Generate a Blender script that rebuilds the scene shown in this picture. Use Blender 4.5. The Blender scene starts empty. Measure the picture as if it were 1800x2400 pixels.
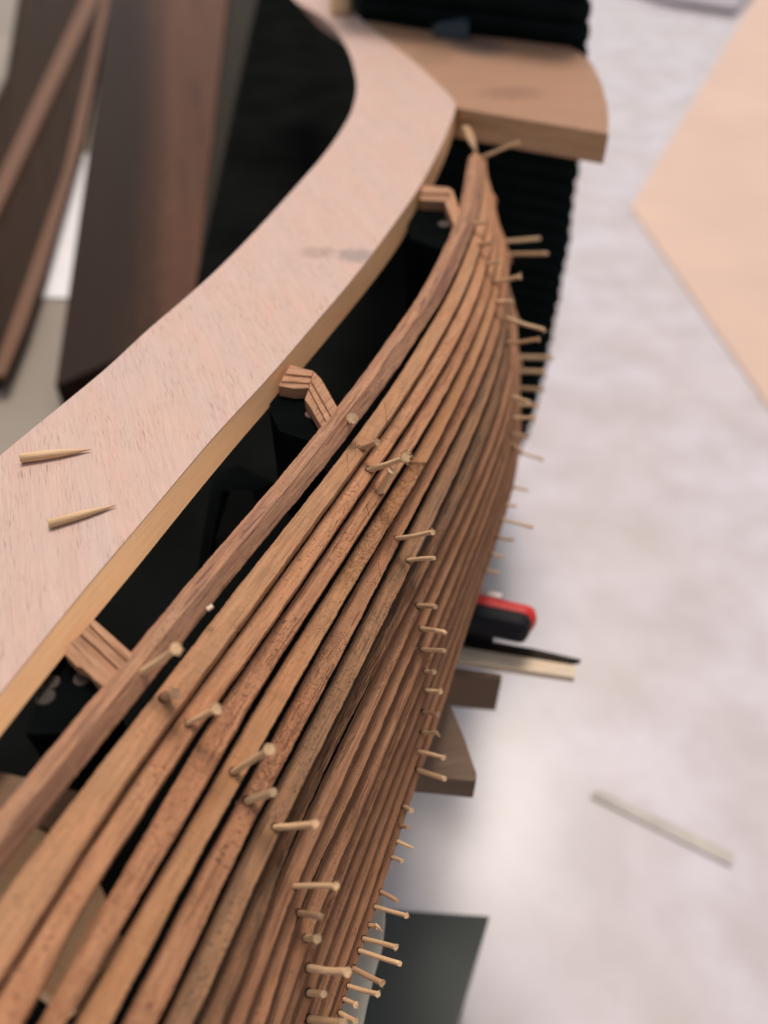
import bpy, bmesh, math, random
from mathutils import Vector, Matrix
random.seed(7)
SC = bpy.context.scene
COL = SC.collection
# ------------------------------------------------------------------ camera
F = 1803.0; HC = 0.23; S2 = 2 ** -0.5        # focal length in photo pixels, eye height over the rim (m)
cam = bpy.data.cameras.new('camera'); camo = bpy.data.objects.new('camera', cam); COL.objects.link(camo)
camo.location = (0, 0, HC); camo.rotation_euler = (math.radians(45), 0, 0)
cam.sensor_fit = 'VERTICAL'; cam.sensor_height = 36; cam.lens = F / 2400 * 36
cam.clip_start = 0.01; cam.clip_end = 200
cam.dof.use_dof = True; cam.dof.focus_distance = 0.35; cam.dof.aperture_fstop = 3.8
SC.camera = camo
# ------------------------------------------------------------------ light
EL, AZ = math.radians(64), math.radians(2)   # veiled sun, high and behind the bow
w = bpy.data.worlds.new('World'); SC.world = w; w.use_nodes = True
nt = w.node_tree; bg = nt.nodes['Background']
sky = nt.nodes.new('ShaderNodeTexSky'); sky.sky_type = 'NISHITA'; sky.sun_disc = False
sky.sun_elevation = EL; sky.sun_rotation = AZ; sky.dust_density = 4.0; sky.air_density = 1.0; sky.ozone_density = 0.6
hz = nt.nodes.new('ShaderNodeHueSaturation'); hz.inputs['Saturation'].default_value = 0.35   # overcast: a greyer sky
nt.links.new(sky.outputs[0], hz.inputs['Color']); nt.links.new(hz.outputs[0], bg.inputs[0]); bg.inputs[1].default_value = 0.08
sun = bpy.data.lights.new('sun', 'SUN'); sun.energy = 1.5; sun.angle = math.radians(18); sun.color = (1, 0.87, 0.76)
so = bpy.data.objects.new('sun', sun); COL.objects.link(so)
sd = Vector((math.sin(AZ) * math.cos(EL), math.cos(AZ) * math.cos(EL), math.sin(EL)))
so.rotation_euler = sd.to_track_quat('Z', 'Y').to_euler(); so.location = (-1, 1, 2)
SC.view_settings.view_transform = 'Standard'; SC.view_settings.look = 'None'
SC.view_settings.exposure = 0.5; SC.view_settings.gamma = 1.0

# ------------------------------------------------------------------ helpers
def at(px, py, z):
    "world point on the horizontal plane z that the photo shows at pixel (px, py) of 1800 x 2400"
    u = (px - 900) / F; v = (1200 - py) / F
    k = (z - HC) / (-S2 + v * S2)
    return Vector((u * k, (S2 + v * S2) * k, z))
def ray(px, py):
    u = (px - 900) / F; v = (1200 - py) / F
    return Vector((u, S2 + v * S2, -S2 + v * S2)).normalized()
def wpos(o):
    p = Vector((0, 0, 0))
    while o: p = p + o.location; o = o.parent
    return p
def tag(o, label=None, cat=None, group=None, kind=None):
    if label: o['label'] = label
    if cat: o['category'] = cat
    if group: o['group'] = group
    if kind: o['kind'] = kind
    return o
def empty(name, loc, label, cat, group=None):
    o = bpy.data.objects.new(name, None); COL.objects.link(o); o.location = loc; o.empty_display_size = 0.02
    return tag(o, label, cat, group)
class MB:
    "collects shapes, then links them as one mesh object"
    def __init__(s): s.bm = bmesh.new(); s.uv = s.bm.loops.layers.uv.new('UVMap')
    def face(s, vs, uvs=None, smooth=False):
        try: f = s.bm.faces.new(vs)
        except ValueError: return None
        f.smooth = smooth
        if uvs:
            for l, q in zip(f.loops, uvs): l[s.uv].uv = q
        return f
    def v(s, p): return s.bm.verts.new(p)
    def prism(s, top, bot, ang=0.0, off=(0, 0), bevel=0.0):
        "closed solid from two matching loops; uv in metres, u along the direction ang"
        ca, sa = math.cos(ang), math.sin(ang)
        uv = lambda p: (p.x * ca + p.y * sa + off[0], -p.x * sa + p.y * ca + off[1])
        t = [s.v(p) for p in top]; b = [s.v(p) for p in bot]; n = len(t)
        fs = [s.face(t, [uv(p) for p in top]), s.face(b[::-1], [uv(p) for p in bot[::-1]])]
        d = 0
        for i in range(n):
            j = (i + 1) % n; L = (top[j] - top[i]).length
            h = (top[i] - bot[i]).length
            fs.append(s.face([t[j], t[i], b[i], b[j]], [(d + L, 0), (d, 0), (d, -h), (d + L, -h)])); d += L
        if bevel:
            es = list({e for f in fs if f for e in f.edges})
            bmesh.ops.bevel(s.bm, geom=es, offset=bevel, segments=2, affect='EDGES', profile=0.6)
        return s
    def box(s, c, ax, ay, az, dx, dy, dz, bevel=0.0):
        P = lambda i, j, k: c + ax * (i * dx / 2) + ay * (j * dy / 2) + az * (k * dz / 2)
        nf = []
        vs = {(i, j, k): s.v(P(i, j, k)) for i in (-1, 1) for j in (-1, 1) for k in (-1, 1)}
        for (q, su, sv) in [(((-1,-1,-1),(-1,1,-1),(1,1,-1),(1,-1,-1)), 0, 1), (((-1,-1,1),(1,-1,1),(1,1,1),(-1,1,1)), 0, 1),
                  (((-1,-1,-1),(1,-1,-1),(1,-1,1),(-1,-1,1)), 0, 2), (((1,1,-1),(-1,1,-1),(-1,1,1),(1,1,1)), 0, 2),
                  (((-1,1,-1),(-1,-1,-1),(-1,-1,1),(-1,1,1)), 1, 2), (((1,-1,-1),(1,1,-1),(1,1,1),(1,-1,1)), 1, 2)]:
            D = (dx, dy, dz)
            nf.append(s.face([vs[a] for a in q], [(a[su] * D[su] / 2, a[sv] * D[sv] / 2) for a in q]))
        if bevel:
            es = list({e for f in nf if f for e in f.edges})
            bmesh.ops.bevel(s.bm, geom=es, offset=bevel, segments=3, affect='EDGES', profile=0.5)
        return s
    def tube(s, pts, rads, n=10, cap=True, squash=1.0, jag=0.0):
        rings = []; d = 0
        for i, p in enumerate(pts):
            t = (pts[min(i + 1, len(pts) - 1)] - pts[max(i - 1, 0)]).normalized()
            a = t.cross(Vector((0.31, 0.2, 0.93))).normalized(); b = t.cross(a)
            if i: d += (p - pts[i - 1]).length
            rings.append((d, [s.v(p + (a * math.cos(2 * math.pi * k / n) + b * squash * math.sin(2 * math.pi * k / n)) *
                              rads[i] * (1 + jag * random.uniform(-1, 1))) for k in range(n)]))
        for (d0, r0), (d1, r1) in zip(rings, rings[1:]):
            for k in range(n):
                m = (k + 1) % n
                s.face([r0[k], r0[m], r1[m], r1[k]], [(d0, k * .001), (d0, k * .001 + .001), (d1, k * .001 + .001), (d1, k * .001)], True)
        if cap:
            for r, rev in ((rings[0][1], True), (rings[-1][1], False)):
                q = r[::-1] if rev else r
                s.face(q, [(k * .0004, k * .0003) for k in range(n)])
        return s
    def build(s, name, mat, parent=None, loc=None, recalc=True):
        if recalc: bmesh.ops.recalc_face_normals(s.bm, faces=s.bm.faces[:])
        ng = [f for f in s.bm.faces if len(f.verts) > 4]
        if ng: bmesh.ops.triangulate(s.bm, faces=ng)
        o0 = wpos(parent) if parent else Vector((0, 0, 0))
        if loc is None:
            loc = Vector((0, 0, 0))
            for v in s.bm.verts: loc += v.co
            loc = loc / max(1, len(s.bm.verts))
        for v in s.bm.verts: v.co -= loc
        me = bpy.data.meshes.new(name); s.bm.to_mesh(me); s.bm.free()
        me.materials.append(mat)
        o = bpy.data.objects.new(name, me); COL.objects.link(o); o.location = loc - o0
        if parent: o.parent = parent
        return o
def pchip(xs, ys):
    n = len(xs); h = [xs[i + 1] - xs[i] for i in range(n - 1)]; dl = [(ys[i + 1] - ys[i]) / h[i] for i in range(n - 1)]
    m = [dl[0]] + [0.0 if dl[i - 1] * dl[i] <= 0 else (lambda w1, w2: (w1 + w2) / (w1 / dl[i - 1] + w2 / dl[i]))(2 * h[i] + h[i - 1], h[i] + 2 * h[i - 1]) for i in range(1, n - 1)] + [dl[-1]]
    def f(x):
        if x <= xs[0]: return ys[0] + m[0] * (x - xs[0])
        if x >= xs[-1]: return ys[-1] + m[-1] * (x - xs[-1])
        i = 0
        while x > xs[i + 1]: i += 1
        t = (x - xs[i]) / h[i]; t2 = t * t; t3 = t2 * t
        return (2 * t3 - 3 * t2 + 1) * ys[i] + (t3 - 2 * t2 + t) * h[i] * m[i] + (-2 * t3 + 3 * t2) * ys[i + 1] + (t3 - t2) * h[i] * m[i + 1]
    return f
def resample(pts, n):
    "n points evenly spaced along a smooth curve through 2-D points"
    d = [0.0]
    for a, b in zip(pts, pts[1:]): d.append(d[-1] + math.dist(a, b))
    fx, fy = pchip(d, [p[0] for p in pts]), pchip(d, [p[1] for p in pts])
    return [(fx(d[-1] * i / (n - 1)), fy(d[-1] * i / (n - 1))) for i in range(n)]

# ------------------------------------------------------------------ materials
def N(t, kind, **kw):
    n = t.nodes.new(kind)
    for k, v in kw.items(): setattr(n, k, v)
    return n
def rgba(c): return (c[0], c[1], c[2], 1)
def wood(name, dark, light, pore=(0.1, 0.05, 0.03), pores=0.5, specks=0.0, grain=160, blotch=9, bump=0.25, rough=0.75, streak=None,
         patches=None, pore_len=30, pore_wid=700, spec=.25, fine=.4, gr0=.18, gr1=.78, patchy=False, saw=0):
    m = bpy.data.materials.new(name); m.use_nodes = True; t = m.node_tree; L = t.links.new
    p = t.nodes['Principled BSDF']; p.inputs['Roughness'].default_value = rough
    p.inputs['Specular IOR Level'].default_value = spec
    tc = N(t, 'ShaderNodeTexCoord'); oi = N(t, 'ShaderNodeObjectInfo')
    sh = N(t, 'ShaderNodeVectorMath', operation='ADD')
    mul = N(t, 'ShaderNodeMath', operation='MULTIPLY'); mul.inputs[1].default_value = 7.3
    L(oi.outputs['Random'], mul.inputs[0]); L(tc.outputs['UV'], sh.inputs[0]); L(mul.outputs[0], sh.inputs[1])
    def noise(sx, sy, detail=3, rough_=0.55, dist=0.0):
        mp = N(t, 'ShaderNodeMapping'); mp.inputs['Scale'].default_value = (sx, sy, 1)
        n = N(t, 'ShaderNodeTexNoise'); n.inputs['Scale'].default_value = 1; n.inputs['Detail'].default_value = detail
        n.inputs['Roughness'].default_value = rough_; n.inputs['Distortion'].default_value = dist
        L(sh.outputs[0], mp.inputs['Vector']); L(mp.outputs[0], n.inputs['Vector']); return n.outputs['Fac']
    def ramp(src, a, b, c0=(0, 0, 0), c1=(1, 1, 1)):
        r = N(t, 'ShaderNodeValToRGB'); r.color_ramp.elements[0].position = a; r.color_ramp.elements[1].position = b
        r.color_ramp.elements[0].color = rgba(c0); r.color_ramp.elements[1].color = rgba(c1); L(src, r.inputs[0]); return r.outputs[0]
    def mix(f, a, b, amt=None):
        x = N(t, 'ShaderNodeMix', data_type='RGBA')
        if amt is not None:
            mm = N(t, 'ShaderNodeMath', operation='MULTIPLY'); L(f, mm.inputs[0]); mm.inputs[1].default_value = amt; f = mm.outputs[0]
        L(f, x.inputs['Factor'])
        for s_, q in ((x.inputs['A'], a), (x.inputs['B'], b)):
            if isinstance(q, tuple): s_.default_value = rgba(q)
            else: L(q, s_)
        return x.outputs['Result']
    g = noise(grain * .09, grain * 3.2, 5, 0.62, 0.5)
    col = ramp(g, gr0, gr1, dark, light)
    bl = noise(blotch * 3, blotch * 14, 4)
    fg = noise(70, 1700, 3, .65)
    col = mix(ramp(bl, 0.35, 0.75), col, tuple(0.5 * (a + b) * q for a, b, q in zip(dark, light, (1.15, 0.92, 0.82))), 0.55)
    col = mix(ramp(fg, .42, .62, (fine,) * 3, (0, 0, 0)), col, tuple(q * .55 for q in dark)) if fine else col
    if streak:
        st = noise(9, 320, 4, 0.6, 0.8); col = mix(ramp(st, 0.5, 0.68), col, streak, 0.75)
    if saw:
        sw = noise(700, 60, 2, .5); sq = N(t, 'ShaderNodeMath', operation='MULTIPLY'); L(ramp(sw, .56, .66), sq.inputs[0]); L(ramp(noise(22, 40, 2), .45, .62), sq.inputs[1])
        col = mix(sq.outputs[0], col, tuple(q * .55 for q in dark), saw)
    pn = noise(pore_len * 1.6, pore_wid * 1.6, 2, 0.5)
    pm = ramp(pn, 0.58, 0.67)
    if patchy:
        pq = N(t, 'ShaderNodeMath', operation='MULTIPLY'); L(pm, pq.inputs[0]); L(ramp(noise(45, 60, 3), .36, .62, (.12,) * 3), pq.inputs[1]); pm = pq.outputs[0]
    col = mix(pm, col, pore, pores)
    sp = noise(700, 1150, 2, 0.55)
    if specks:
        sm = ramp(sp, 0.57, 0.66); bl2 = ramp(noise(30, 90, 3), 0.40, 0.6)
        mm = N(t, 'ShaderNodeMath', operation='MULTIPLY'); L(sm, mm.inputs[0]); L(bl2, mm.inputs[1])
        col = mix(mm.outputs[0], col, pore, specks)
    for (pt, axis, ra, rb, c, amt) in (patches or []):      # knots and stains: ellipse in the plane of the board
        ge = N(t, 'ShaderNodeNewGeometry'); sb = N(t, 'ShaderNodeVectorMath', operation='SUBTRACT'); sb.inputs[1].default_value = pt
        L(ge.outputs['Position'], sb.inputs[0])
        nz = N(t, 'ShaderNodeTexNoise'); nz.inputs['Scale'].default_value = 180; L(ge.outputs['Position'], nz.inputs['Vector'])
        mp = N(t, 'ShaderNodeVectorRotate', rotation_type='Z_AXIS'); mp.inputs['Angle'].default_value = -axis; L(sb.outputs[0], mp.inputs['Vector'])
        sc = N(t, 'ShaderNodeVectorMath', operation='MULTIPLY'); sc.inputs[1].default_value = (1 / ra, 1 / rb, 1 / rb); L(mp.outputs[0], sc.inputs[0])
        ln = N(t, 'ShaderNodeVectorMath', operation='LENGTH'); L(sc.outputs[0], ln.inputs[0])
        ad = N(t, 'ShaderNodeMath', operation='ADD'); L(ln.outputs['Value'], ad.inputs[0])
        ml = N(t, 'ShaderNodeMath', operation='MULTIPLY_ADD'); ml.inputs[1].default_value = 1.0; ml.inputs[2].default_value = -0.5
        L(nz.outputs['Fac'], ml.inputs[0]); L(ml.outputs[0], ad.inputs[1])
        col = mix(ramp(ad.outputs[0], 0.45, 1.0, (1, 1, 1), (0, 0, 0)), col, c, amt)
    # each piece a little lighter or darker
    hs = N(t, 'ShaderNodeHueSaturation'); mr = N(t, 'ShaderNodeMapRange'); mr.inputs['To Min'].default_value = 0.9; mr.inputs['To Max'].default_value = 1.1
    L(oi.outputs['Random'], mr.inputs['Value']); L(mr.outputs[0], hs.inputs['Value']); L(col, hs.inputs['Color'])
    L(hs.outputs[0], p.inputs['Base Color'])
    hgt = N(t, 'ShaderNodeMath', operation='SUBTRACT'); L(g, hgt.inputs[0])
    hm = N(t, 'ShaderNodeMath', operation='MULTIPLY_ADD'); L(sp, hm.inputs[0]); hm.inputs[1].default_value = 0.8; L(pm, hm.inputs[2]); L(hm.outputs[0], hgt.inputs[1])
    bp = N(t, 'ShaderNodeBump'); bp.inputs['Strength'].default_value = bump; bp.inputs['Distance'].default_value = 0.0004
    L(hgt.outputs[0], bp.inputs['Height']); L(bp.outputs[0], p.inputs['Normal'])
    return m
def plain(name, col, rough=0.6, var=0.15, scale=30, metal=0.0, bump=0.0, spec=0.4):
    m = bpy.data.materials.new(name); m.use_nodes = True; t = m.node_tree; L = t.links.new
    p = t.nodes['Principled BSDF']; p.inputs['Roughness'].default_value = rough; p.inputs['Metallic'].default_value = metal
    p.inputs['Specular IOR Level'].default_value = spec
    tc = N(t, 'ShaderNodeTexCoord'); n = N(t, 'ShaderNodeTexNoise'); n.inputs['Scale'].default_value = scale; n.inputs['Detail'].default_value = 4
    L(tc.outputs['Object'], n.inputs['Vector']); r = N(t, 'ShaderNodeValToRGB')
    r.color_ramp.elements[0].position = .3; r.color_ramp.elements[1].position = .7
    r.color_ramp.elements[0].color = rgba([c * (1 - var) for c in col]); r.color_ramp.elements[1].color = rgba([min(1, c * (1 + var)) for c in col])
    L(n.outputs['Fac'], r.inputs[0]); L(r.outputs[0], p.inputs['Base Color'])
    if bump:
        bp = N(t, 'ShaderNodeBump'); bp.inputs['Strength'].default_value = bump; bp.inputs['Distance'].default_value = .002
        L(n.outputs['Fac'], bp.inputs['Height']); L(bp.outputs[0], p.inputs['Normal'])
    return m

GRAIN = math.atan2(1.414, -0.546)                # grain of the plywood rim, heading in the plane
knot = at(822, 600, 0)
M_rim = wood('rim_plywood', (.485, .345, .29), (.585, .43, .37), pore=(.24, .13, .09), pores=.6, grain=120, blotch=5, bump=.25, rough=.6, fine=.16,
             pore_len=70, pore_wid=1500, patchy=True,
             patches=[(tuple(at(835, 598, 0)), 0.0, .016, .013, (.27, .215, .20), .75), (tuple(at(745, 592, 0)), 0.1, .016, .010, (.33, .22, .17), .55)])
M_edge = wood('pale_edge_wood', (.84, .455, .215), (.92, .575, .31), pore=(.25, .14, .07), pores=.15, grain=120, blotch=6, bump=.12, rough=.65, fine=.2)
M_cross = wood('brown_plywood', (.31, .17, .10), (.45, .275, .175), pore=(.15, .08, .05), fine=.2, pores=.3, grain=90, blotch=6, bump=.15,
               patches=[(tuple(at(1120, 105, 0)), 0.3, .035, .05, (.14, .10, .085), .75), (tuple(at(1200, 215, 0)), 0.0, .04, .025, (.22, .11, .07), .5), (tuple(at(1010, 130, 0)), 0.0, .03, .04, (.22, .13, .08), .4)])
M_P = {
    'rail':  wood('rail_brown_wood', saw=.22, dark=(0.363, 0.184, 0.100), light=(0.557, 0.310, 0.182), pore=(.14, .06, .05), pores=.65, specks=.5, grain=150, bump=.8, streak=(.25, .11, .08), pore_len=26, pore_wid=900),
    'tan':   wood('plank_tan_wood', saw=0.35, dark=(0.389, 0.201, 0.101), light=(0.544, 0.298, 0.156), pore=(.2, .10, .06), pores=.2, specks=.55, grain=120, bump=.6),
    'red':   wood('plank_reddish_wood', saw=0.3, dark=(0.403, 0.194, 0.094), light=(0.564, 0.293, 0.157), pore=(.2, .07, .04), pores=.2, specks=.8, grain=120, bump=.8),
    'gold':  wood('plank_golden_wood', saw=0.3, dark=(0.462, 0.229, 0.105), light=(0.634, 0.341, 0.177), pore=(.28, .11, .05), pores=.25, specks=.5, grain=90, bump=.6, streak=(.40, .18, .07)),
    'grey':  wood('plank_greyish_wood', saw=0.3, dark=(0.288, 0.149, 0.074), light=(0.475, 0.257, 0.133), pore=(.08, .05, .035), pores=.45, specks=.7, grain=140, bump=.6, streak=(.15, .09, .055)),
    'rough': wood('plank_rough_sawn_wood', saw=0.3, dark=(0.342, 0.155, 0.078), light=(0.547, 0.283, 0.148), pore=(.14, .05, .03), pores=.35, specks=.9, grain=150, bump=1.0),
    'split': wood('plank_splintered_wood', saw=0.3, dark=(0.144, 0.079, 0.041), light=(0.374, 0.190, 0.097), pore=(.04, .035, .025), pores=.7, specks=.6, grain=330, bump=.8, streak=(.06, .045, .032)),
    'brown': wood('plank_brown_wood', saw=0.2, dark=(0.312, 0.148, 0.076), light=(0.510, 0.266, 0.140), pore=(.14, .06, .035), pores=.5, specks=.6, grain=200, bump=.8, streak=(.22, .10, .055)),
}
M_bamboo = wood('bamboo', (.66, .42, .22), (.84, .61, .38), pore=(.45, .27, .13), pores=.35, grain=900, blotch=20, bump=.3, rough=.5, pore_len=25, pore_wid=2200)
M_bamboo2 = wood('bamboo_darkened', (.46, .27, .145), (.62, .40, .24), pore=(.3, .17, .09), pores=.4, grain=900, blotch=20, bump=.3, rough=.5, pore_len=25, pore_wid=2200)
M_block = wood('block_orange_wood', (.40, .205, .11), (.60, .34, .2), pore=(.17, .07, .04), pores=.6, grain=180, bump=.7, pore_len=40, pore_wid=800)
M_blockd = wood('block_dark_wood', (.14, .085, .05), (.22, .14, .085), pores=.2, grain=120)
M_mould = wood('mould_plywood', (.74, .52, .28), (.86, .64, .38), pore=(.35, .22, .1), fine=.2, pores=.15, grain=150, bump=.15)
M_dowel = wood('dowel_dark_wood', (.025, .02, .016), (.05, .036, .028), pores=.3, grain=200, rough=.5)
M_dowel2 = wood('dowel_brown_wood', (.10, .055, .038), (.20, .115, .08), pores=.3, grain=200, rough=.35)
M_shade_pencil = plain('pin_shade_pencil_brown', (.03, .017, .011), .9, .2, 200, spec=0)  # painted contact shade at the pins, also used for the pencil ticks
M_bright_band = wood('brightened_edge_wood', (.56, .33, .18), (.70, .45, .26), pore=(.22, .13, .07), pores=.3, grain=140, bump=.15, streak=(.30, .18, .09))
M_walnut = wood('walnut_boards', spec=.06, dark=(.018, .013, .011), light=(.055, .034, .026), pores=.3, grain=16, blotch=3, bump=.1, rough=.6)
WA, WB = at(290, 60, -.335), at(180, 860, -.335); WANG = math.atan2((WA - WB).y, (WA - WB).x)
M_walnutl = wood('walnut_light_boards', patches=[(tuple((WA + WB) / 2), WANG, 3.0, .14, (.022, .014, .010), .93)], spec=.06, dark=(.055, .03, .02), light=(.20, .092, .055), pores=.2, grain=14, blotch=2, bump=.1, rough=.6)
M_darkpl = wood('dark_boards', spec=.06, dark=(.018, .011, .007), light=(.05, .03, .019), pores=.2, grain=14, blotch=3, bump=.1, rough=.7)
M_olive = wood('olive_brown_boards', spec=.06, dark=(.018, .015, .010), light=(.036, .029, .02), pores=.2, grain=30, blotch=3, bump=.1, rough=.7)
M_batten = wood('batten_tan_wood', (.15, .075, .045), (.21, .11, .065), pores=.1, grain=60, blotch=4, bump=.1)
M_black = plain('blackened_boards', (.007, .011, .011), .85, .3, 18, spec=.05)
M_void_shade = plain('void_shade_black', (.0062, .0068, .0064), .9, .3, 12, spec=.0)  # shade of the dark void put into the colour
M_pale = wood('pale_pine', (.72, .58, .42), (.85, .72, .55), pores=.05, grain=80, bump=.1)
M_panel = plain('beige_panel', (.62, .44, .35), .7, .06, 3)
M_redp = plain('red_plastic', (.55, .018, .012), .35, .05, 20)
M_blackp = plain('black_rubber', (.006, .006, .009), .6, .1, 20, spec=.2)
M_steel = plain('clamp_steel', (.35, .30, .29), .4, .1, 20, metal=.7)
M_green = plain('dark_green_grey_paint', (.068, .073, .064), .7, .15, 6)
M_greyp = plain('pale_grey_paint', (.40, .37, .30), .7, .15, 20)
M_bluegrey = plain('blue_grey_tape', (.05, .075, .095), .7, .1, 30)
M_sheet = plain('grey_beige_sheet', (.27, .225, .18), .6, .15, 4)
M_lilac = plain('lilac_grey_board', (.35, .31, .34), .6, .1, 4)

def floor_mat():
    m = bpy.data.materials.new('polished_concrete'); m.use_nodes = True; t = m.node_tree; L = t.links.new
    p = t.nodes['Principled BSDF']; p.inputs['Roughness'].default_value = .24; p.inputs['Specular IOR Level'].default_value = .6
    tc = N(t, 'ShaderNodeTexCoord')
    def nz(s, d=3):
        n = N(t, 'ShaderNodeTexNoise'); n.inputs['Scale'].default_value = s; n.inputs['Detail'].default_value = d; L(tc.outputs['Object'], n.inputs['Vector']); return n.outputs['Fac']
    def rp(src, a, b, c0, c1):
        r = N(t, 'ShaderNodeValToRGB'); r.color_ramp.elements[0].position = a; r.color_ramp.elements[1].position = b
        r.color_ramp.elements[0].color = rgba(c0); r.color_ramp.elements[1].color = rgba(c1); L(src, r.inputs[0]); return r.outputs[0]
    def mx(f, a, b):
        x = N(t, 'ShaderNodeMix', data_type='RGBA'); L(f, x.inputs['Factor']); L(a, x.inputs['A'])
        if isinstance(b, tuple): x.inputs['B'].default_value = rgba(b)
        else: L(b, x.inputs['B'])
        return x.outputs['Result']
    base = rp(nz(9, 4), .36, .64, (.51, .455, .46), (.61, .56, .60))
    warm = rp(nz(3.5, 2), .45, .7, (0, 0, 0), (.5, .5, .5))
    col = mx(warm, base, (.53, .455, .42))
    dk = rp(nz(22, 2), .58, .74, (0, 0, 0), (.25, .25, .25))
    col = mx(dk, col, (.44, .39, .40))
    L(col, p.inputs['Base Color'])
    return m
M_floor = floor_mat()

# ------------------------------------------------------------------ setting
ZF = -0.75
fl = MB(); q = [fl.v(Vector(p)) for p in ((-30, -30, ZF), (30, -30, ZF), (30, 60, ZF), (-30, 60, ZF))]; fl.face(q)
tag(fl.build('floor', M_floor, loc=Vector((0, 0, ZF))), kind='structure')

def slab(name, px, z, th, mat, label, cat, ang=None, group=None, bevel=0.0):
    "a flat board lying level at height z, its top outline given where the photo shows it"
    top = [at(x, y, z) for x, y in px]
    if ang is None:
        d = top[-1] - top[0]; ang = math.atan2(d.y, d.x)
    o = MB().prism(top, [p - Vector((0, 0, th)) for p in top], ang, bevel=bevel).build(name, mat)
    return tag(o, label, cat, group)

# added black bench, coloured as the shadow inside hull and rim
ZB = -0.2
b0 = [(615, -60), (452, 700), (150, 980), (-300, 1500), (-500, 2900), (560, 2900), (690, 2400), (800, 1900), (950, 1400), (1040, 900), (1080, 500), (1100, 200), (1000, -60)]
tp = [at(x, y, ZB) for x, y in b0]
added_bench = empty('shade_bench', sum(tp, Vector()) / len(tp) + Vector((0, 0, ZF - ZB)), 'added low shadow-coloured workbench standing under the planked boat', 'shade_bench')
MB().prism(tp, [p - Vector((0, 0, .03)) for p in tp]).build('shade_top', M_void_shade, added_bench)
for (x, y) in ((-.30, .05), (-.45, .12), (.0, .62), (-.2, .6)):
    MB().box(Vector((x, y, (ZF + ZB - .03) / 2)), Vector((1, 0, 0)), Vector((0, 1, 0)), Vector((0, 0, 1)), .05, .05, ZB - .03 - ZF - .002, .003).build('leg', M_void_shade, added_bench)  # legs of the added shadow-coloured bench

sh = [at(x, y, -.2885) for x, y in ((720, 1470), (1020, 1490), (1000, 1635), (720, 1635))]
MB().prism(sh, [p - Vector((0, 0, .018)) for p in sh]).build('shade_shelf', M_void_shade, added_bench)
sp_ = (sh[0] + sh[3]) / 2 + Vector((.01, 0, .029))
MB().box(sp_, Vector((1, 0, 0)), Vector((0, 1, 0)), Vector((0, 0, 1)), .02, .03, .0575).build('shade_shelf_post', M_void_shade, added_bench)
# the tall stack of blackened boards behind the bow
cr = at(1381, 112, 0); cl = at(838, 42, 0)
cb = cr * 1.16 + Vector((-.03, 0, 0)); cbl = cl * 1.16 + Vector((.0, 0, 0))
edge_x = pchip([-60, 0, 130, 420, 692, 785, 905, 1000, 1084, 1143, 1300], [484, 485, 481, 458, 419, 401, 377, 351, 317, 295, 250])
proto = None; z = ZF; PIT = .0208; hp = Vector((0, 0, PIT - .0004)); cz = (cr + cl + cb + cbl) / 4
while z < 0.14:
    if proto is None:
        fl_ = [p - cz for p in (cr, cb, cbl, cl)]
        o = MB().prism([p + hp for p in fl_], fl_, bevel=.0075).build('dark_board', M_black, loc=Vector((0, 0, 0)))
        proto = o
    else:
        o = proto.copy(); COL.objects.link(o)
    kd_ = cr.y * S2 + (HC - z) * S2; yy_ = 1200 - F * (cr.y * S2 - (HC - z) * S2) / kd_      # the pile leans in towards its foot
    o.location = cz + Vector((edge_x(yy_) / F * kd_ - cr.x + random.uniform(-.0012, .0012), random.uniform(-.001, .001) + .004, 0)); o.location.z = z + .001
    tag(o, 'blackened board with a rounded edge in the tall dark stack behind the bow', 'board', 'blackened boards stacked behind the bow')
    z += PIT

# boards lying out of focus on the left, on a low black trestle
ZT = -.372
tq = [at(x, y, ZT) for x, y in ((-500, -60), (700, -60), (560, 700), (420, 1400), (-500, 1400))]
st = empty('side_table', sum(tq, Vector()) / 5 + Vector((0, 0, ZF - ZT)), 'low grey beige side table left of the rim, strewn with boards', 'table')
MB().prism(tq, [p - Vector((0, 0, .02)) for p in tq]).build('table_top', M_sheet, st)
for p in (tq[0] * .9, tq[1] * .92 , tq[3] * 1.0 + Vector((-.02, .05, 0)), tq[4] * .95 + Vector((.05, .1, 0))):
    MB().box(Vector((p.x, p.y, (ZF + ZT - .02) / 2)), Vector((1, 0, 0)), Vector((0, 1, 0)), Vector((0, 0, 1)), .05, .05, ZT - .022 - ZF, .003).build('leg', M_blackp, st)
slab('walnut_board', [(262, -30), (536, -30), (450, 760), (303, 829), (130, 905)], -.335, .0365, M_walnutl, 'wide walnut board left of the shadow-coloured bench, half dark and half reddish', 'board', WANG)
slab('narrow_board', [(541, -30), (618, -30), (468, 800), (445, 800)], -.325, .0465, M_olive, 'narrow olive brown board right against the shadow-coloured bench', 'board')
slab('dark_board', [(-90, -30), (268, -30), (182, 372), (166, 372), (100, 640), (12, 860), (-120, 960)], -.352, .0195, M_darkpl, 'wide dark charcoal board at the far left, under two tan battens', 'board')
slab('grey_board', [(-40, -30), (45, -30), (12, 180), (-60, 330)], -.34, .0115, M_sheet, 'grey board end at the upper left corner, above the charcoal board', 'board')
slab('batten', [(205, -30), (243, -30), (-14, 520), (-45, 500)], -.342, .0095, M_batten, 'slim tan batten slanting to the left edge, left of two', 'batten')
slab('batten', [(243, -30), (262, -30), (192, 330), (100, 640), (60, 760), (10, 880), (-20, 880), (60, 660), (150, 400), (212, 130)], -.3425, .009, M_batten, 'slim tan batten along the walnut board, right of two', 'batten')
slab('bright_floor_sheet', [(140, 360), (230, 360), (215, 700), (60, 695)], ZT + .003, .0025, plain('bright_floor_white', (.8, .78, .78), .7, .03), 'added white card standing in for bright floor between the boards', 'card')  # added in place of the bright floor seen through the slit

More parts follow.
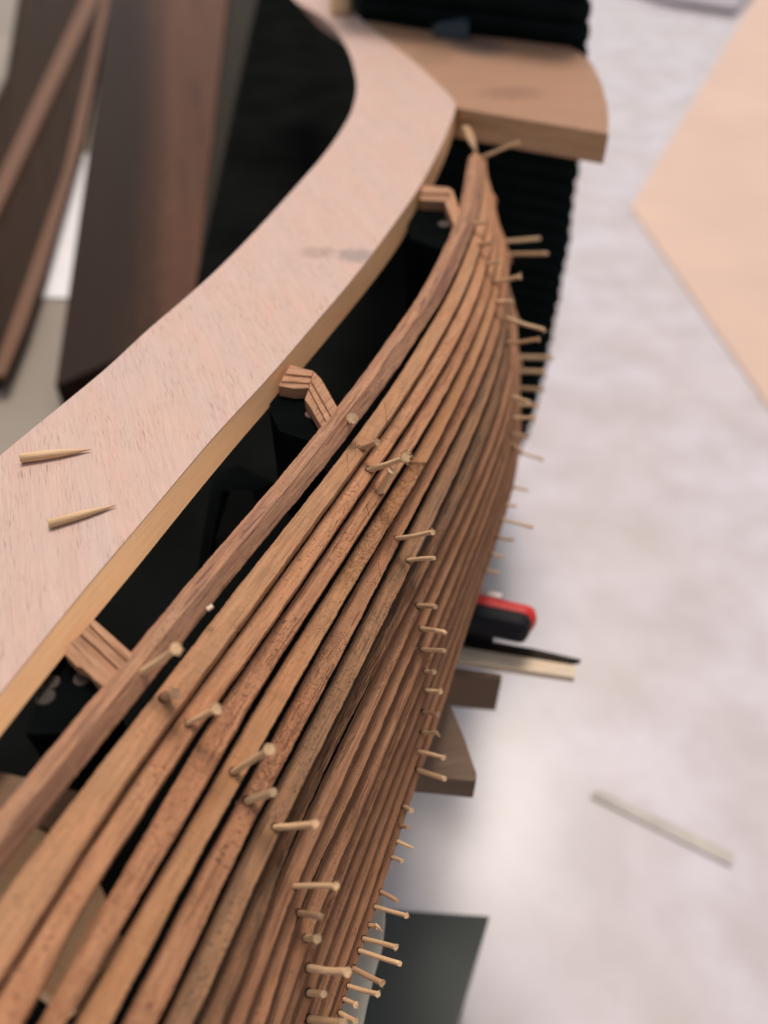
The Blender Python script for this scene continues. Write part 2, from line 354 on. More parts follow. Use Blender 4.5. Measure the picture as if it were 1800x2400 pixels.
# things on the floor to the right
slab('beige_panel', [(1478, 486), (1800, -60), (2300, -60), (2300, 1500), (1835, 1000)], ZF + .004, .003, M_panel, 'large pale beige panel with a blunt corner on the floor at right', 'panel')
slab('lilac_board', [(1400, -60), (1560, -4), (1725, 22), (1800, -60)], ZF + .03, .02, M_lilac, 'lilac grey board far back on the floor above the beige panel', 'board')
slab('stick', [(1385, 1866), (1400, 1850), (1725, 2000), (1715, 2030)], ZF + .0035, .003, plain('straw_stick', (.50, .45, .41), .8), 'straw coloured stick lying on the concrete floor', 'stick')
slab('green_box', [(850, 2128), (1148, 2148), (1010, 2560), (700, 2560)], -.46, .288, M_green, 'dark grey green box standing under the boat at the bottom', 'box')

# ------------------------------------------------------------------ the plywood form
form = empty('boat_form', at(700, 900, 0) + Vector((0, 0, ZB)), 'pinkish plywood building form with curved rim and end board', 'boat form')
inner = [(640, -90), (690, 0), (752, 38), (800, 90), (827, 150), (836, 205), (826, 255), (800, 305), (757, 365), (700, 430), (600, 540), (500, 640), (430, 702), (350, 770), (250, 862), (150, 945), (60, 1018), (0, 1068), (-140, 1190), (-420, 1440)]
PAIR = [(745, -90, 745, -70), (790, -12, 790, 10), (842, 50, 842, 70), (905, 92, 905, 112), (968, 140, 968, 160), (1030, 200, 1030, 225), (1068, 248, 1069, 280),
 (1052, 300, 1062, 310), (1032, 350, 1048, 362), (1010, 393, 1032, 402), (990, 434, 1013, 447), (945, 494, 972, 517), (868, 602, 901, 626), (800, 687, 846, 697), (753, 740, 801, 752),
 (700, 803, 754, 810), (650, 863, 702, 872), (500, 1024, 551, 1047), (383, 1164, 433, 1190), (296, 1265, 342, 1304), (224, 1350, 264, 1399), (125, 1471, 160, 1523), (0, 1627, 34, 1682),
 (-140, 1800, -108, 1862), (-460, 2190, -430, 2260)]
NI = 240
ti = [at(x, y, 0) for x, y in resample(inner, NI)]; pd = [0.0]
for p_, q_ in zip(PAIR, PAIR[1:]): pd.append(pd[-1] + math.dist(p_[:2], q_[:2]))
pf = [pchip(pd, [p_[k] for p_ in PAIR]) for k in range(4)]
pu = [pd[-1] * i / (NI - 1) for i in range(NI)]
def smooth(a, sig, fixed=()):
    "gaussian smoothing of a sampled curve that leaves the ends and the fixed samples alone"
    n = len(a); o = []
    for i in range(n):
        sg = min([sig, i / 2.5, (n - 1 - i) / 2.5] + [abs(i - f) / 2.5 for f in fixed])
        if sg < .3: o.append(a[i]); continue
        m = int(3 * sg); tw = tv = 0.0
        for j in range(max(0, i - m), min(n - 1, i + m) + 1):
            g_ = math.exp(-.5 * ((j - i) / sg) ** 2); tw += g_; tv += g_ * a[j]
        o.append(tv / tw)
    return o
fx = [min(range(NI), key=lambda i: abs(pu[i] - pd[6]))]
pe = [smooth([f_(u) for u in pu], 5, fx) for f_ in pf]
to = [at(x, y, 0) for x, y in zip(pe[0], pe[1])]
TH = .022
# bottom loop of the outer edge: bevelled, follows its own line
zlow = pchip([-100, 250, 800, 1147, 1700, 2300], [-.021, -.019, -.0135, -.0095, -.0066, -.006])
lo_pts = [at(x, y, zlow(y)) for x, y in zip(pe[2], pe[3])]
rim = MB(); ca, sa = math.cos(GRAIN), math.sin(GRAIN)
uvf = lambda p: (p.x * ca + p.y * sa, -p.x * sa + p.y * ca)
vi = [rim.v(p) for p in ti]; vo = [rim.v(p) for p in to]
ib = [Vector((p.x + (o_.x - p.x) * .34, p.y + (o_.y - p.y) * .34, q.z)) for p, o_, q in zip(ti, to, lo_pts)]   # undercut inner edge
bi = [rim.v(p) for p in ib]
for i in range(NI - 1):
    rim.face([vi[i], vo[i], vo[i + 1], vi[i + 1]], [uvf(ti[i]), uvf(to[i]), uvf(to[i + 1]), uvf(ti[i + 1])])
    rim.face([vi[i + 1], bi[i + 1], bi[i], vi[i]], [(i * .005, 0)] * 4)
rim_o = rim.build('plywood_face', M_rim, form, recalc=False)
ed = MB(); d = 0
for i in range(NI - 1):
    l = (to[i + 1] - to[i]).length
    a0, a1 = to[i] - Vector((0, 0, .0003)), to[i + 1] - Vector((0, 0, .0003))
    v4 = [ed.v(p) for p in (a0, lo_pts[i], lo_pts[i + 1], a1)]
    ed.face(v4, [(d, 0), (d, TH), (d + l, TH), (d + l, 0)], True)
    v5 = [ed.v(p) for p in (lo_pts[i], ib[i], ib[i + 1], lo_pts[i + 1])]
    ed.face(v5, [(d, 0), (d, TH), (d + l, TH), (d + l, 0)]); d += l
bmesh.ops.remove_doubles(ed.bm, verts=ed.bm.verts[:], dist=1e-6)
ed.build('pale_edge', M_edge, form).data.set_sharp_from_angle(angle=math.radians(35))
# end board across the bow
eb = [(858, 49), (1000, 72), (1200, 94), (1334, 110), (1362, 124), (1388, 150), (1410, 196), (1422, 240), (1427, 280), (1425, 312), (1240, 282), (1085, 255), (1030, 246), (960, 200), (905, 160), (868, 100)]
et = [at(x, y, -.0012) for x, y in eb]
MB().prism(et, [p - Vector((0, 0, .0128)) for p in et], 2.9, bevel=.0005).build('end_board', M_cross, form)
dn = Vector((0, 0, .0135)); e2 = [Vector((p.x * .999, p.y + .0008, p.z)) - dn for p in et]
MB().prism(e2, [p - Vector((0, 0, .012)) for p in e2], 2.9, bevel=.0004).build('lower_ply', M_cross, form)
fb = [at(x, y, -.0018) for x, y in ((1076, 253.5), (1160, 268.5), (1240, 282), (1340, 298.5), (1424.4, 312.5))]
bk = [p + Vector((0, .0006, 0)) for p in fb[::-1]]; fb = [p + Vector((.0004, -.003, 0)) for p in fb]
MB().prism(fb + bk, [p - Vector((0, 0, .0238)) for p in fb + bk], .17).build('bright_edge_band', M_bright_band, form)  # added band, paler than the board to brighten its dim front

# ------------------------------------------------------------------ the planked hull
W = .0125
ang = [30, 36, 42, 48, 54, 59, 64, 68, 72, 75, 78, 80, 82, 84, 86]
ZR = [-.010]
for a in ang: ZR.append(ZR[-1] - W * math.sin(math.radians(a)))
ROWS = {500: [1122, 1147, 1163, 1168], 600: [1096, 1130, 1153, 1175, 1192, 1200],
 700: [1040, 1084, 1125, 1151, 1176, 1198, 1206, 1208, 1209, 1210],
 800: [975, 1029, 1073, 1108, 1138, 1167, 1188, 1203, 1216, 1221, 1222, 1223, 1224],
 900: [908, 970, 1017, 1059, 1095, 1128, 1159, 1185, 1207, 1217, 1222, 1225, 1227, 1228, 1229, 1230],
 1100: [756, 828, 882, 939, 993, 1024, 1074, 1112, 1134, 1155, 1172, 1186, 1197, 1206, 1213, 1219],
 1300: [591, 681, 749, 812, 871, 922, 977, 1019, 1044, 1070, 1092, 1108, 1122, 1134, 1145, 1154],
 1500: [433, 536, 611, 681, 754, 820, 878, 914, 952, 981, 1015, 1032, 1048, 1062, 1075, 1088],
 1700: [273, 387, 466, 558, 640, 713, 779, 815, 864, 897, 929, 951, 973, 989, 1008, 1027],
 1900: [116, 247, 338, 446, 527, 608, 680, 713, 774, 810, 850, 870, 893, 914, 935, 954],
 2100: [-40, 121, 205, 325, 416, 510, 586, 637, 682, 712, 763, 790, 818, 845, 870, 893],
 2300: [-190, -5, 105, 211, 313, 416, 499, 563, 611, 653, 692, 713, 744, 770, 797, 822],
 2500: [-350, -140, -5, 95, 205, 318, 405, 478, 535, 588, 625, 648, 680, 705, 732, 757]}
stem = at(1142, 352, -.010)
RX = []; YE = []
for i in range(16):
    zz = ZR[i]; k_ = stem.y * S2 + (HC - zz) * S2; ye = 1200 - F * (stem.y * S2 - (HC - zz) * S2) / k_; xe = 900 + F * stem.x / k_
    ys, xs = [ye], [xe]
    for y in sorted(ROWS):
        if len(ROWS[y]) > i and y > ye + 40: ys.append(y); xs.append(ROWS[y][i])
    f0 = pchip(ys, xs); gy = [ye + 10 * k for k in range(int((2700 - ye) / 10))]
    RX.append(pchip(gy, smooth([f0(y) for y in gy], 9))); YE.append(ye)
rail_left = pchip([352, 400, 500, 560, 600, 700, 800, 900, 1000, 1100, 1200, 1300, 1400, 1600, 1800, 1920, 2500],
                  [1112, 1104, 1085, 1060, 1040, 985, 913, 841, 760, 680, 597, 512, 425, 262, 101, 4, -470])
def gap(i, y):
    if i == 1: g = .25
    elif i == 3: g = .15 + .24 * min(1, max(0, (y - 1650) / 400))
    elif i == 5: g = .15 + .08 * min(1, max(0, (y - 1500) / 300))
    elif i in (4, 6): g = .19
    else: g = .17 if i < 8 else .2
    return g * min(1, max(.25, (y - 350) / 600))
def edges(i, y):
    "3-D upper and lower edge of plank i at photo row y"
    R = at(RX[i](y), y, ZR[i])
    if i == 0: return at(rail_left(y), y, -.0015), R
    yy = max(y, YE[i]); xr0 = RX[i - 1](yy); xr = RX[i](yy)
    return at(xr0 + gap(i, yy) * (xr - xr0), y, ZR[i - 1] - (.0036 + .0058 * min(1, i / 9))), R
hull = empty('planked_hull', at(800, 1300, 0) + Vector((0, 0, ZB)), 'strip planked boat hull of brown laths pinned with bamboo nails', 'boat hull')
KIND = ['rail', 'tan', 'red', 'rough', 'gold', 'rough', 'grey', 'split', 'brown', 'red', 'brown', 'red', 'brown', 'brown', 'red', 'brown']
planks = []; SECT = []
for i in range(16):
    y = YE[i] + 4; rows = []
    while y < 2520:
        rows.append(y); y += 6
    Ls, Rs = [], []
    for y in rows:
        l, r = edges(i, y); Ls.append(l); Rs.append(r)
    # run on past the frame
    for _ in range(12):
        Ls.append(Ls[-1] + (Ls[-1] - Ls[-9]).normalized() * .012); Rs.append(Rs[-1] + (Rs[-1] - Rs[-9]).normalized() * .012)
    n = len(Ls); mb = MB(); ph = [random.uniform(0, 6.28) for _ in range(8)]
    rings = []; dist = 0.0; SECT.append([])
    for k in range(n):
        T = ((Ls[min(k + 1, n - 1)] + Rs[min(k + 1, n - 1)]) - (Ls[max(k - 1, 0)] + Rs[max(k - 1, 0)])).normalized()
        A = Rs[k] - Ls[k]; A = A - T * A.dot(T); wd = A.length; A = A.normalized()
        nn = T.cross(A).normalized()
        if nn.dot(Vector((.6, -.5, .6))) < 0: nn = -nn
        if k: dist += ((Ls[k] + Rs[k]) / 2 - (Ls[k - 1] + Rs[k - 1]) / 2).length
        s1 = .00006 * math.sin(dist * 60 + ph[0]) + .00007 * math.sin(dist * 310 + ph[1]) + random.uniform(-.00012, .00012)
        s2 = .00006 * math.sin(dist * 50 + ph[2]) + .00008 * math.sin(dist * 270 + ph[3]) + random.uniform(-.00014, .00014)
        hv = .00012 * math.sin(dist * 14 + ph[4])
        c = Ls[k] + nn * hv
        th = .0065
        if i == 0: prof = [(.0, -.0006), (.0004, 0), (wd * .34, .0016), (wd * .37, .0015), (wd * .72, .0007), (wd - .0004, 0), (wd, -.0003)]
        else: prof = [(0, -.0019), (wd * .03, -.0007), (wd * .07, -.0001), (wd * .2, .0), (wd * .7, .0001), (wd - .0003, .0), (wd, -.0003)]
        ring = [(a_ + (s1 if q_ < 2 else (s2 if q_ > 4 else 0)), b_) for q_, (a_, b_) in enumerate(prof)] + [(wd + s2 - .0002, -th), (wd * .5, -th - .0002), (.0002 + s1, -th)]
        P = [c + A * a_ + nn * b_ for a_, b_ in ring]
        rings.append((dist, [mb.v(p) for p in P], [a_ for a_, b_ in ring]))
        SECT[-1].append((c, A, nn, T, wd))
    m = 10
    for (d0, r0, a0), (d1, r1, a1) in zip(rings, rings[1:]):
        for q_ in range(m):
            j = (q_ + 1) % m; w0, w1 = (q_ * .0019, j * .0019 if j else m * .0019)
            mb.face([r0[q_], r0[j], r1[j], r1[q_]], [(d0, w0), (d0, w1), (d1, w1), (d1, w0)], q_ in (0, 1, 2, 3, 4, 5))
    mb.face(rings[0][1][::-1]); mb.face(rings[-1][1])
    planks.append(mb.build('plank', M_P[KIND[i]], hull)); planks[-1].data.set_sharp_from_angle(angle=math.radians(22))
for i, lab in {0: 'top rail with a pale upper face', 3: 'rough reddish plank with a frayed edge', 4: 'smooth golden plank', 6: 'greyish weathered plank', 7: 'narrow splintered dark plank'}.items(): planks[i]['label'] = lab

def locate(px, py):
    "plank index, height of its face and place across at a pixel"
    ok = [i for i in range(16) if YE[i] + 12 < py]
    for i in ok:
        if px <= RX[i](py) + 2 or i == ok[-1]:
            px = min(px, RX[i](py) - 1); l, r = edges(i, py)
            xl = rail_left(py) if i == 0 else RX[i - 1](py) + gap(i, py) * (RX[i](py) - RX[i - 1](py))
            t = min(1, max(0, (px - xl) / max(1, RX[i](py) - xl)))
            return i, l.z + (r.z - l.z) * t, px
def section(i, p):
    return min(SECT[i], key=lambda s: (s[0] + s[1] * s[4] * .5 - p).length_squared)

# ------------------------------------------------------------------ bamboo pins
PINS = [  # base, tip, shaft width in photo pixels, head
 (330, 1577, 413, 1520, 17, 'fray'), (386, 1635, 411, 1625, 20, 'flat'), (442, 1695, 508, 1662, 15, 'fray'), (547, 1809, 632, 1757, 16, 'fray'),
 (581, 1877, 641, 1856, 19, 'blunt'), (818, 987, 826, 979, 16, 'fray'), (846, 1050, 884, 1036, 15, 'flat'), (865, 1101, 952, 1073, 15, 'burst'),
 (889, 1154, 919, 1103, 16, 'flat'), (930, 1262, 1014, 1247, 12, 'flat'), (957, 1313, 1018, 1308, 11, 'blunt'), (980, 1420, 1021, 1422, 13, 'blunt'),
 (987, 1473, 1046, 1482, 11, 'bend'), (990, 1522, 1042, 1525, 10, 'blunt'), (996, 1573, 1018, 1575, 9, 'flat'), (998, 1618, 1033, 1621, 10, 'flat'),
 (992, 1669, 1027, 1674, 10, 'flat'), (990, 1716, 1024, 1718, 9, 'cross'), (981, 1761, 1040, 1776, 10, 'flat'), (980, 1805, 1043, 1826, 12, 'blunt'),
 (946, 1890, 965, 1900, 6, 'flat'), (939, 1936, 957, 1939, 5, 'blunt'), (931, 1972, 970, 1988, 6, 'sharp'), (919, 2009, 943, 2018, 5, 'blunt'),
 (646, 1939, 740, 1932, 15, 'flat'), (691, 2077, 788, 2077, 12, 'flat'), (703, 2140, 755, 2148, 14, 'bend'), (717, 2199, 744, 2200, 14, 'flat'),
 (722, 2268, 815, 2279, 15, 'flat'), (724, 2327, 760, 2330, 14, 'blunt'), (724, 2389, 806, 2398, 14, 'flat'),
 (892, 2090, 932, 2112, 9, 'blunt'), (879, 2125, 953, 2146, 9, 'flat'), (866, 2168, 886, 2173, 8, 'cross'), (852, 2200, 928, 2220, 10, 'flat'),
 (842, 2228, 938, 2259, 10, 'blunt'), (828, 2270, 896, 2304, 11, 'flat'), (816, 2311, 886, 2330, 8, 'flat'), (806, 2342, 834, 2355, 9, 'flat'), (796, 2374, 834, 2394, 10, 'flat'),
 (1111, 524, 1138, 521, 9, 'flat'), (1124, 573, 1153, 569, 10, 'flat'), (1141, 619, 1171, 611, 9, 'flat'), (1159, 662, 1219, 648, 10, 'flat'),
 (1166, 708, 1200, 706, 10, 'flat'), (1190, 746, 1279, 774, 9, 'bend'), (1186, 804, 1263, 795, 9, 'flat'), (1200, 566, 1265, 559, 8, 'blunt'), (1207, 601, 1283, 594, 8, 'blunt'),
 (1224, 836, 1293, 838, 11, 'flat'), (1224, 869, 1280, 872, 9, 'blunt'), (1222, 910, 1275, 913, 9, 'flat'), (1205, 930, 1243, 943, 9, 'blunt'), (1212, 949, 1263, 950, 8, 'blunt'),
 (1202, 980, 1253, 980, 10, 'flat'), (1198, 1016, 1239, 1025, 10, 'blunt'), (1200, 1042, 1224, 1062, 9, 'blunt'), (1220, 1060, 1272, 1077, 5, 'flat'),
 (1203, 1142, 1238, 1149, 4, 'blunt'), (1185, 1183, 1209, 1186, 4, 'blunt'), (1174, 1217, 1247, 1236, 4, 'flat'), (1163, 1259, 1203, 1266, 4, 'flat'), (1150, 1298, 1179, 1306, 4, 'blunt'), (1138, 1336, 1170, 1343, 4, 'blunt'),
 (1136, 366, 1216, 334, 7, 'flat')]
NP = 0
for (bx, by, tx, ty, wpx, head) in PINS:
    i, zb, bx = locate(bx, by); base = at(bx, by, zb); c, A, nn, T, wd = section(i, base)
    r = ray(tx, ty); eye = Vector((0, 0, HC)); vd = ray(bx, by)
    depth = (base - eye).dot(vd)
    # length seen across the view, then the same direction as far as it fits the surface normal
    pxl = depth / F; side = math.hypot(tx - bx, ty - by) * pxl
    guess = base + nn * max(.012, side * 1.25)
    tip = eye + r * (guess - eye).dot(r)
    ax = tip - base
    if ax.dot(nn) < .25 * ax.length:                          # keep it standing out of the wood
        tip = eye + r * ((tip - eye).length - .006); ax = tip - base
    ln = ax.length; ax = ax.normalized(); rad = max(.0011, min(.0021, wpx * pxl / 2))
    mb = MB(); p0 = base - ax * .006
    bend = ax.orthogonal().normalized() * ln * random.uniform(-.02, .02)
    pts = [p0, base, base + ax * ln * .5 + bend, base + ax * ln * .92, tip]
    rr = [rad, rad * 1.02, rad * .98, rad, rad * 1.02]
    if head == 'flat': pts[3] = tip - ax * rad * .9; rr[3] = rad * 1.02; rr[4] = rad * 1.32
    if head == 'bend': pts[3] = tip - ax * rad * 1.6; pts[4] = tip + Vector((0, 0, -rad * 1.1)); rr[4] = rad * .9
    if head == 'sharp': rr = [rad, rad, rad * .8, rad * .5, rad * .15]
    if head in ('fray', 'burst'): pts[3] = tip - ax * rad * 1.7; rr[4] = rad * 1.75
    mb.tube(pts, rr, 10, True, .92, .05)
    if head in ('fray', 'burst', 'flat'):                     # mushroomed, splitting end grain
        a = ax.orthogonal().normalized(); b = ax.cross(a); rh = rr[4]
        nfib = {'fray': 26, 'burst': 46, 'flat': 9}[head]
        for _ in range(nfib):
            th = random.uniform(0, 6.283); q = math.sqrt(random.random()) * rh * .95
            s0 = tip + (a * math.cos(th) + b * math.sin(th)) * q - ax * rad * .7
            o_ = (a * math.cos(th) + b * math.sin(th)) * random.uniform(.1, .9 if head != 'burst' else 1.8) * rad
            e0 = s0 + ax * random.uniform(.8, 1.35) * rad + o_
            f = rad * random.uniform(.10, .24) if head != 'flat' else rad * .12
            mb.tube([s0, (s0 + e0) / 2 + o_ * .15, e0], [f, f * .9, f * .35], 4)
    if head == 'cross':
        v_ = (Vector((0, 0, 1)) - ax * ax.z).normalized()
        mb.tube([tip - v_ * rad * 2.6, tip + v_ * rad * 1.8], [rad * .5, rad * .6], 8)
    mb.build('pin', M_bamboo if (NP * 7 + 3) % 5 or head in ('fray', 'burst') else M_bamboo2, planks[i]); NP += 1
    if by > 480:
        hb = MB(); hb.tube([base - nn * .001, base + nn * .00018, base + nn * .00022], [rad * 1.5, rad * 1.3, rad * .9], 12, True, 1, .12); hb.build('pin_shade', M_shade_pencil, planks[i])  # dark collar that paints the contact shadow at the pin base
    if wpx >= 9 and head != 'sharp' and by > 900:             # crumbs of torn wood round the pin
        mb = MB()
        for _ in range(7):
            th = random.uniform(0, 6.283); d_ = (A * math.cos(th) + T * math.sin(th)) * rad * random.uniform(.8, 1.5)
            mb.tube([base + d_ - nn * .0004, base + d_ * 1.25 + nn * random.uniform(.0002, .0009)], [rad * .3, rad * .08], 4)
        tag(mb.build('torn_fibres', M_P[KIND[i]], planks[i]), kind='stuff')

# pencil ticks left on the second and fifth planks
for pi, pts_ in ((1, ((902, 945), (907, 998))), (1, ((833, 1036), (832, 1074))), (1, ((813, 1062), (816, 1108))), (2, ((858, 1182), (866, 1212))), (5, ((886, 1318), (892, 1352)))):
    q_ = []
    for k_ in range(5):
        x_ = pts_[0][0] + (pts_[1][0] - pts_[0][0]) * k_ / 4; y_ = pts_[0][1] + (pts_[1][1] - pts_[0][1]) * k_ / 4
        l, r_ = edges(pi, y_); xl_ = RX[pi - 1](y_) + gap(pi, y_) * (RX[pi](y_) - RX[pi - 1](y_)); t_ = (x_ - xl_) / (RX[pi](y_) - xl_)
        p = at(x_, y_, l.z + (r_.z - l.z) * t_); c, A, nn, T, w_ = section(pi, p); q_.append(p + nn * .0001)
    mb = MB(); mb.tube(q_, [.00013, .00016, .00014, .00016, .0001], 5); mb.build('pencil_mark', M_shade_pencil, planks[pi])
# torn fuzz on the rough planks, splinters on the split one
def fuzz(i, y0, y1, n, ln, mat, up=.0007, wd=.00016, lean=.35, skew=1.0):
    mb = MB()
    for _ in range(n):
        y = y0 + (y1 - y0) * random.random() ** skew; l, r = edges(i, y); t = random.uniform(.03, .99)
        p = l + (r - l) * t; c, A, nn, T, w_ = section(i, p)
        p = p + nn * .0002
        d_ = (T * random.choice((-1, 1)) + A * random.uniform(-lean, lean)).normalized(); q = random.uniform(.4, 1) * ln
        mb.tube([p - nn * .0001, p + d_ * q * .5 + nn * up * random.uniform(.3, 1), p + d_ * q + nn * up * random.uniform(-.3, .9)], [wd, wd * .9, wd * .3], 3)
    return tag(mb.build('torn_fibres', mat, planks[i]), kind='stuff')
fuzz(4, 1085, 1370, 1300, .0010, M_P['gold'], .0006, .00007, 1.3, 1.9)
fuzz(4, 1085, 1330, 450, .0011, M_P['rough'], .0007, .00007, 1.3, 1.7)
fuzz(4, 1250, 1480, 300, .0009, M_P['gold'], .0004, .00007, 1.2)
fuzz(5, 1480, 1880, 1500, .0008, M_P['rough'], .0004, .00007, 1.2)
fuzz(3, 1450, 1900, 400, .0009, M_P['rough'], .0003, .00007, 1.0)
fuzz(6, 1250, 1950, 260, .0018, M_P['grey'], .0007, .00007, .8)
fuzz(7, 1250, 1980, 60, .034, M_P['brown'], .0005, .00032, .012)
fuzz(7, 1250, 1980, 70, .026, M_P['split'], .0008, .00030, .02)
fuzz(8, 1000, 2000, 90, .004, M_P['brown'], .0006, .00009, .4)
fuzz(11, 1200, 2300, 200, .005, M_P['brown'], .0005, .00009, .3)

# ------------------------------------------------------------------ spacer blocks between rim and rail
def block(px, z, th, mat, ang, label=None):
    top = [at(x, y, z) for x, y in px]
    o = MB().prism(top, [p - Vector((0, 0, th)) for p in top], ang, bevel=.0005).build('block', mat, hull)
    if label: o['label'] = label
    return o
def dowel(px, py, z, r, mat=None, parent=None):
    p = at(px, py, z)
    mb = MB(); mb.tube([p - Vector((0, 0, .006)), p - Vector((0, 0, .0006)), p], [r, r, r * .85], 24)
    return mb.build('dowel', mat or M_dowel, parent or form)
def bulkhead(px, z):
    t_ = [at(x, y, z) for x, y in px]
    MB().prism(t_, [p - Vector((0, 0, .06)) for p in t_]).build('bulkhead', M_bulk_shade, form)
M_bulk_shade = plain('bulkhead_shade_black', (.0035, .0048, .0045), .9, .3, 60, spec=0)  # near-black colour stands for the shade below the blocks
block([(990, 434), (1052, 439), (1056, 452), (986, 452)], -.003, .008, M_block, 0.0)
block([(986, 453), (1055, 453), (1056, 462), (1040, 471), (984, 468)], -.0045, .008, M_block, 0.0)
block([(1052.6, 440), (1062, 446), (1087, 522), (1072, 546), (1042, 472), (1056.5, 461)], -.005, .008, M_block, 1.2)
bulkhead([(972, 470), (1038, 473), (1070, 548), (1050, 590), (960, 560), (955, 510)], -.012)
dowel(1020, 474, -.0115, .0050); dowel(1042, 524, -.0115, .0050)
block([(680, 855), (735, 869), (730, 881), (668, 875)], -.002, .008, M_block, 0.0)
block([(667, 876.5), (729.5, 882.5), (727, 897), (658, 893)], -.0032, .008, M_block, 0.0)
block([(657, 894.5), (726, 898.5), (724, 909), (690, 911), (652, 904)], -.0042, .008, M_block, 0.0)
block([(735.8, 870), (754, 889), (792, 956), (777, 976), (728, 890)], -.002, .008, M_block, 1.1)
block([(727, 890.5), (776, 977), (766, 990), (724, 910)], -.0035, .008, M_block, 1.1)
block([(722.5, 912), (765, 992), (756, 1004), (738, 973), (728, 955), (714, 936)], -.0045, .008, M_block, 1.1)
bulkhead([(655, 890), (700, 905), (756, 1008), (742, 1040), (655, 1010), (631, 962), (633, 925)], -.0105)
dowel(697, 919, -.0098, .0036, M_dowel2); dowel(731, 968, -.0098, .0037, M_dowel2)
block([(219, 1450), (312, 1533), (300, 1550), (207, 1462)], -.002, .008, M_block, -.75)
block([(206, 1464), (299, 1552), (284, 1572), (188, 1484)], -.0032, .008, M_block, -.75)
block([(186, 1487), (282, 1574.5), (255, 1618), (219, 1592), (205, 1572), (190, 1563), (182, 1559), (178, 1560), (166, 1546), (150, 1532), (157, 1517), (160, 1508)], -.0045, .008, M_block, -.75)
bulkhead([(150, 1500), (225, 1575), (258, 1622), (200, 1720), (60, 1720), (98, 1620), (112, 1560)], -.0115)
dowel(192, 1588, -.0108, .0035); dowel(118, 1598, -.0108, .0035); dowel(106, 1632, -.0108, .0036)
block([(-130, 1780), (72, 1826), (215, 1862), (130, 1946), (-40, 1915), (-200, 1880)], -.021, .014, M_blockd, .2)

# mould under the near planks: pale plywood, its curved edge carries the planks
mo = MB(); n_ = 28
def hullpt(u, y, inset):
    i = int(min(14, max(0, math.floor(u)))); t = u - i
    a, b = edges(i, y); a2, b2 = edges(i + 1, y)
    p = a.lerp(a2, t) ; c, A, nn, T, w_ = section(i, p); return p - nn * inset
y0f = pchip([0, 1.2, 1.7, 2.7, 3.6, 7], [1930, 1948, 1975, 2070, 2165, 2300]); y1f = pchip([0, 1.2, 2, 3, 3.6, 7], [2170, 2215, 2265, 2330, 2352, 2500])
ra = [[], [], [], []]
for k in range(n_):
    u = .35 + 3.6 * k / (n_ - 1)
    ra[0].append(hullpt(u, y0f(u), .0078)); ra[1].append(hullpt(u, y1f(u), .0078))
    ra[2].append(hullpt(u, y1f(u), .04)); ra[3].append(hullpt(u, y0f(u), .04))
vr = [[mo.v(p) for p in r] for r in ra]
for a in range(4):
    b = (a + 1) % 4
    for k in range(n_ - 1):
        mo.face([vr[a][k], vr[a][k + 1], vr[b][k + 1], vr[b][k]], [(k * .003, a * .03), (k * .003 + .003, a * .03), (k * .003 + .003, a * .03 + .03), (k * .003, a * .03 + .03)])
mo.face([vr[a][0] for a in range(4)]); mo.face([vr[a][-1] for a in range(4)])
mo.build('mould', M_mould, form)
# dim gusset inside the hull
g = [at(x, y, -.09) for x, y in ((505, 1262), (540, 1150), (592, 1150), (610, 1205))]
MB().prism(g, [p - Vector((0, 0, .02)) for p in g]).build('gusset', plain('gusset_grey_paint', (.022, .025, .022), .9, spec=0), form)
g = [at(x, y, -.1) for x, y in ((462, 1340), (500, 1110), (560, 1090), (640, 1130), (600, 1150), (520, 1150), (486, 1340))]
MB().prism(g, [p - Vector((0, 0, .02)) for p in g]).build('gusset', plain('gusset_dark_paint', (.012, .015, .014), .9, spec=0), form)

# cradle boards reaching out under the hull on the right
def cradle(px, z, th, mat, name='cradle_board'):
    t_ = [at(x, y, z) for x, y in px]
    return MB().prism(t_, [p - Vector((0, 0, th)) for p in t_], .2, bevel=.0008).build(name, mat, form)
M_cr = wood('cradle_brown_wood', (.13, .085, .055), (.21, .14, .095), pores=.2, grain=80)
cradle([(900, 1560), (1032, 1618), (1062, 1664), (1090, 1735), (1117, 1812), (1116, 1832), (960, 1816), (800, 1800)], -.203, .022, M_cr)

# wood and clamp sticking out from under the hull
slab('wood_offcut', [(980, 1550), (1176, 1580), (1176, 1592), (960, 1572)], -.2445, .0435, M_cr, 'short brown wood offcut under the pale strip beside the hull', 'wood block', .1, bevel=.001)
slab('pale_strip', [(1000, 1503), (1090, 1518), (1350, 1560), (1347, 1588), (1084, 1550), (990, 1534)], -.238, .006, M_pale, 'pale cream wood strip jutting out from under the hull', 'strip', .1)
slab('dark_strip', [(1000, 1470), (1100, 1494), (1250, 1520), (1362, 1546), (1330, 1552), (1090, 1516), (1000, 1500)], -.2385, .005, M_olive, 'thin dark pointed strip lying along the pale cream one', 'strip', .1)
pa = at(1010, 1412, -.215); pb = at(1245, 1462, -.215); axd = (pb - pa).normalized(); pr = Vector((-axd.y, axd.x, 0))
cl_ = empty('bar_clamp', (pa + pb) / 2 + Vector((0, 0, -.03)), 'red and black clamp handle poking out from behind the hull', 'clamp')
LNG = (pb - pa).length
MB().box((pa + pb) / 2 - pr * .0055, axd, pr, Vector((0, 0, 1)), LNG, .0175, .0235, .0075).build('grip', M_blackp, cl_)
MB().box((pa + pb) / 2 + pr * .0035 + axd * .002 - Vector((0, 0, .001)), axd, pr, Vector((0, 0, 1)), LNG + .003, .019, .0225, .009).build('handle', M_redp, cl_)
MB().box(pa.lerp(pb, .42) + pr * .016, axd, pr, Vector((0, 0, 1)), LNG * .55, .007, .010, .002).build('clamp_bar', M_steel, cl_)
j = at(1105, 1480, -.235); MB().box(j, axd, pr, Vector((0, 0, 1)), .034, .014, .02, .002).build('jaw', M_blackp, cl_)

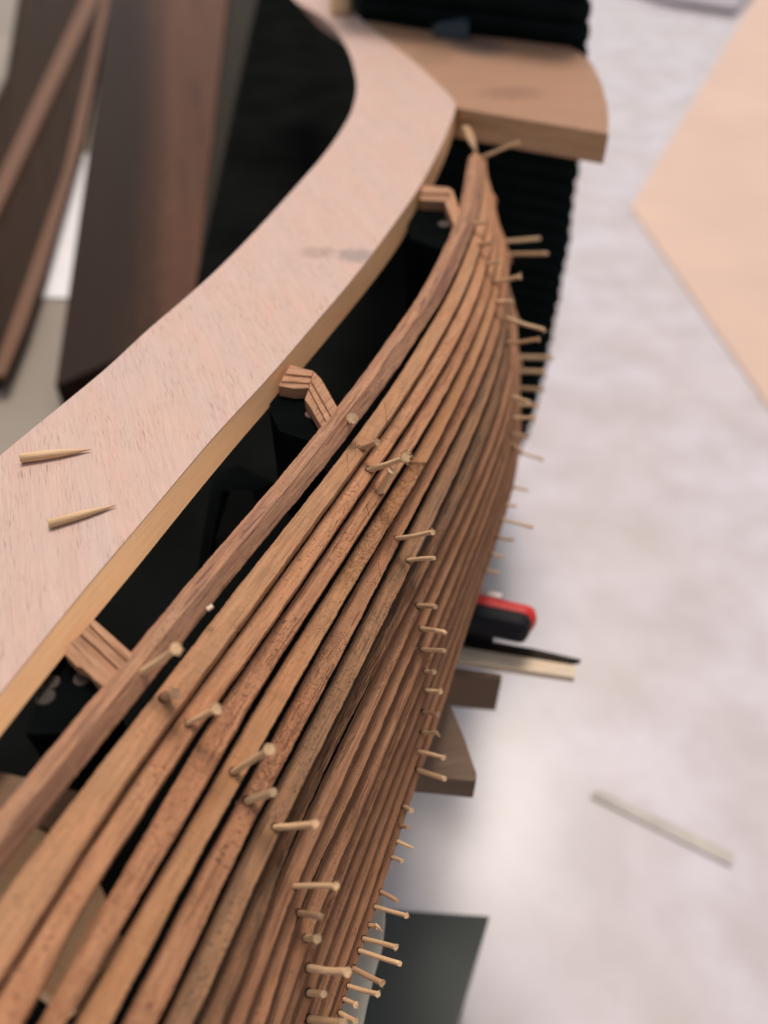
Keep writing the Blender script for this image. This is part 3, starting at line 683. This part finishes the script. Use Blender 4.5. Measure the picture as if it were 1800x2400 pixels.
# pale painted bracket under the hull at the bottom
pp = [(740, 2085), (870, 2082), (900, 2100), (903, 2132), (896, 2200), (880, 2250), (860, 2330), (842, 2420), (700, 2420), (700, 2250)]
cradle(pp, -.215, .02, M_greyp, 'bracket')

# ------------------------------------------------------------------ loose things on the form
def skewer(x0, y0, x1, y1, wpx, label):
    a, b = at(x0, y0, 0), at(x1, y1, 0); r = wpx / 2 * ((a - Vector((0, 0, HC))).length) / F
    a.z = r * 1.02; b.z = r * .55; u = (b - a).normalized(); L_ = (b - a).length
    mb = MB(); mb.tube([a, a + u * .0004, a + u * L_ * .3, a + u * L_ * .55, a + u * L_ * .8, b], [r * .9, r, r, r * .86, r * .5, r * .08], 14, True, .95)
    return tag(mb.build('bamboo_peg', M_bamboo), label, 'peg', 'loose bamboo pegs on the rim')
skewer(52, 1083, 215, 1058, 21, 'loose sharpened bamboo peg on the plywood rim, the farther of two from the bottom')
skewer(117, 1236, 274, 1188, 20, 'loose sharpened bamboo peg on the plywood rim, the nearer one to the pale edge')
a = at(800, 30, 0); mb = MB(); mb.tube([a, a + Vector((0, 0, .006)), a + Vector((0, 0, .03)), a + Vector((0, 0, .034))], [.013, .013, .012, .009], 20)
tag(mb.build('wooden_knob', M_mould), 'small tan wooden knob on the rim in front of the dark stack', 'knob')
t_ = [at(x, y, .0) for x, y in ((1015, 86), (1096, 94), (1098, 66))]
tag(MB().prism([p + Vector((0, 0, .012)) for p in t_], t_).build('tape_scrap', M_bluegrey), 'blue grey scrap lying on the end board against the dark stack', 'scrap')
# bamboo sliver leaning between end board and rail
a = at(1094, 300, -.004); b = at(1116, 358, -.006)
mb = MB(); mb.tube([a, a.lerp(b, .5), b], [.004, .0045, .0012], 8, True, .5); tag(mb.build('wood_sliver', M_bamboo2), 'tan wood sliver wedged between the rail tip and end board', 'sliver')

# a pale chip caught under the rail
c = at(492, 1424, -.006); mb = MB(); mb.box(c, Vector((.8, .5, .3)).normalized(), Vector((-.5, .8, .1)).normalized(), Vector((-.2, -.2, .95)).normalized(), .0026, .0018, .0011, .0003)
tag(mb.build('wood_chip', M_pale), 'tiny pale wood chip caught in the gap beneath the top rail', 'chip')
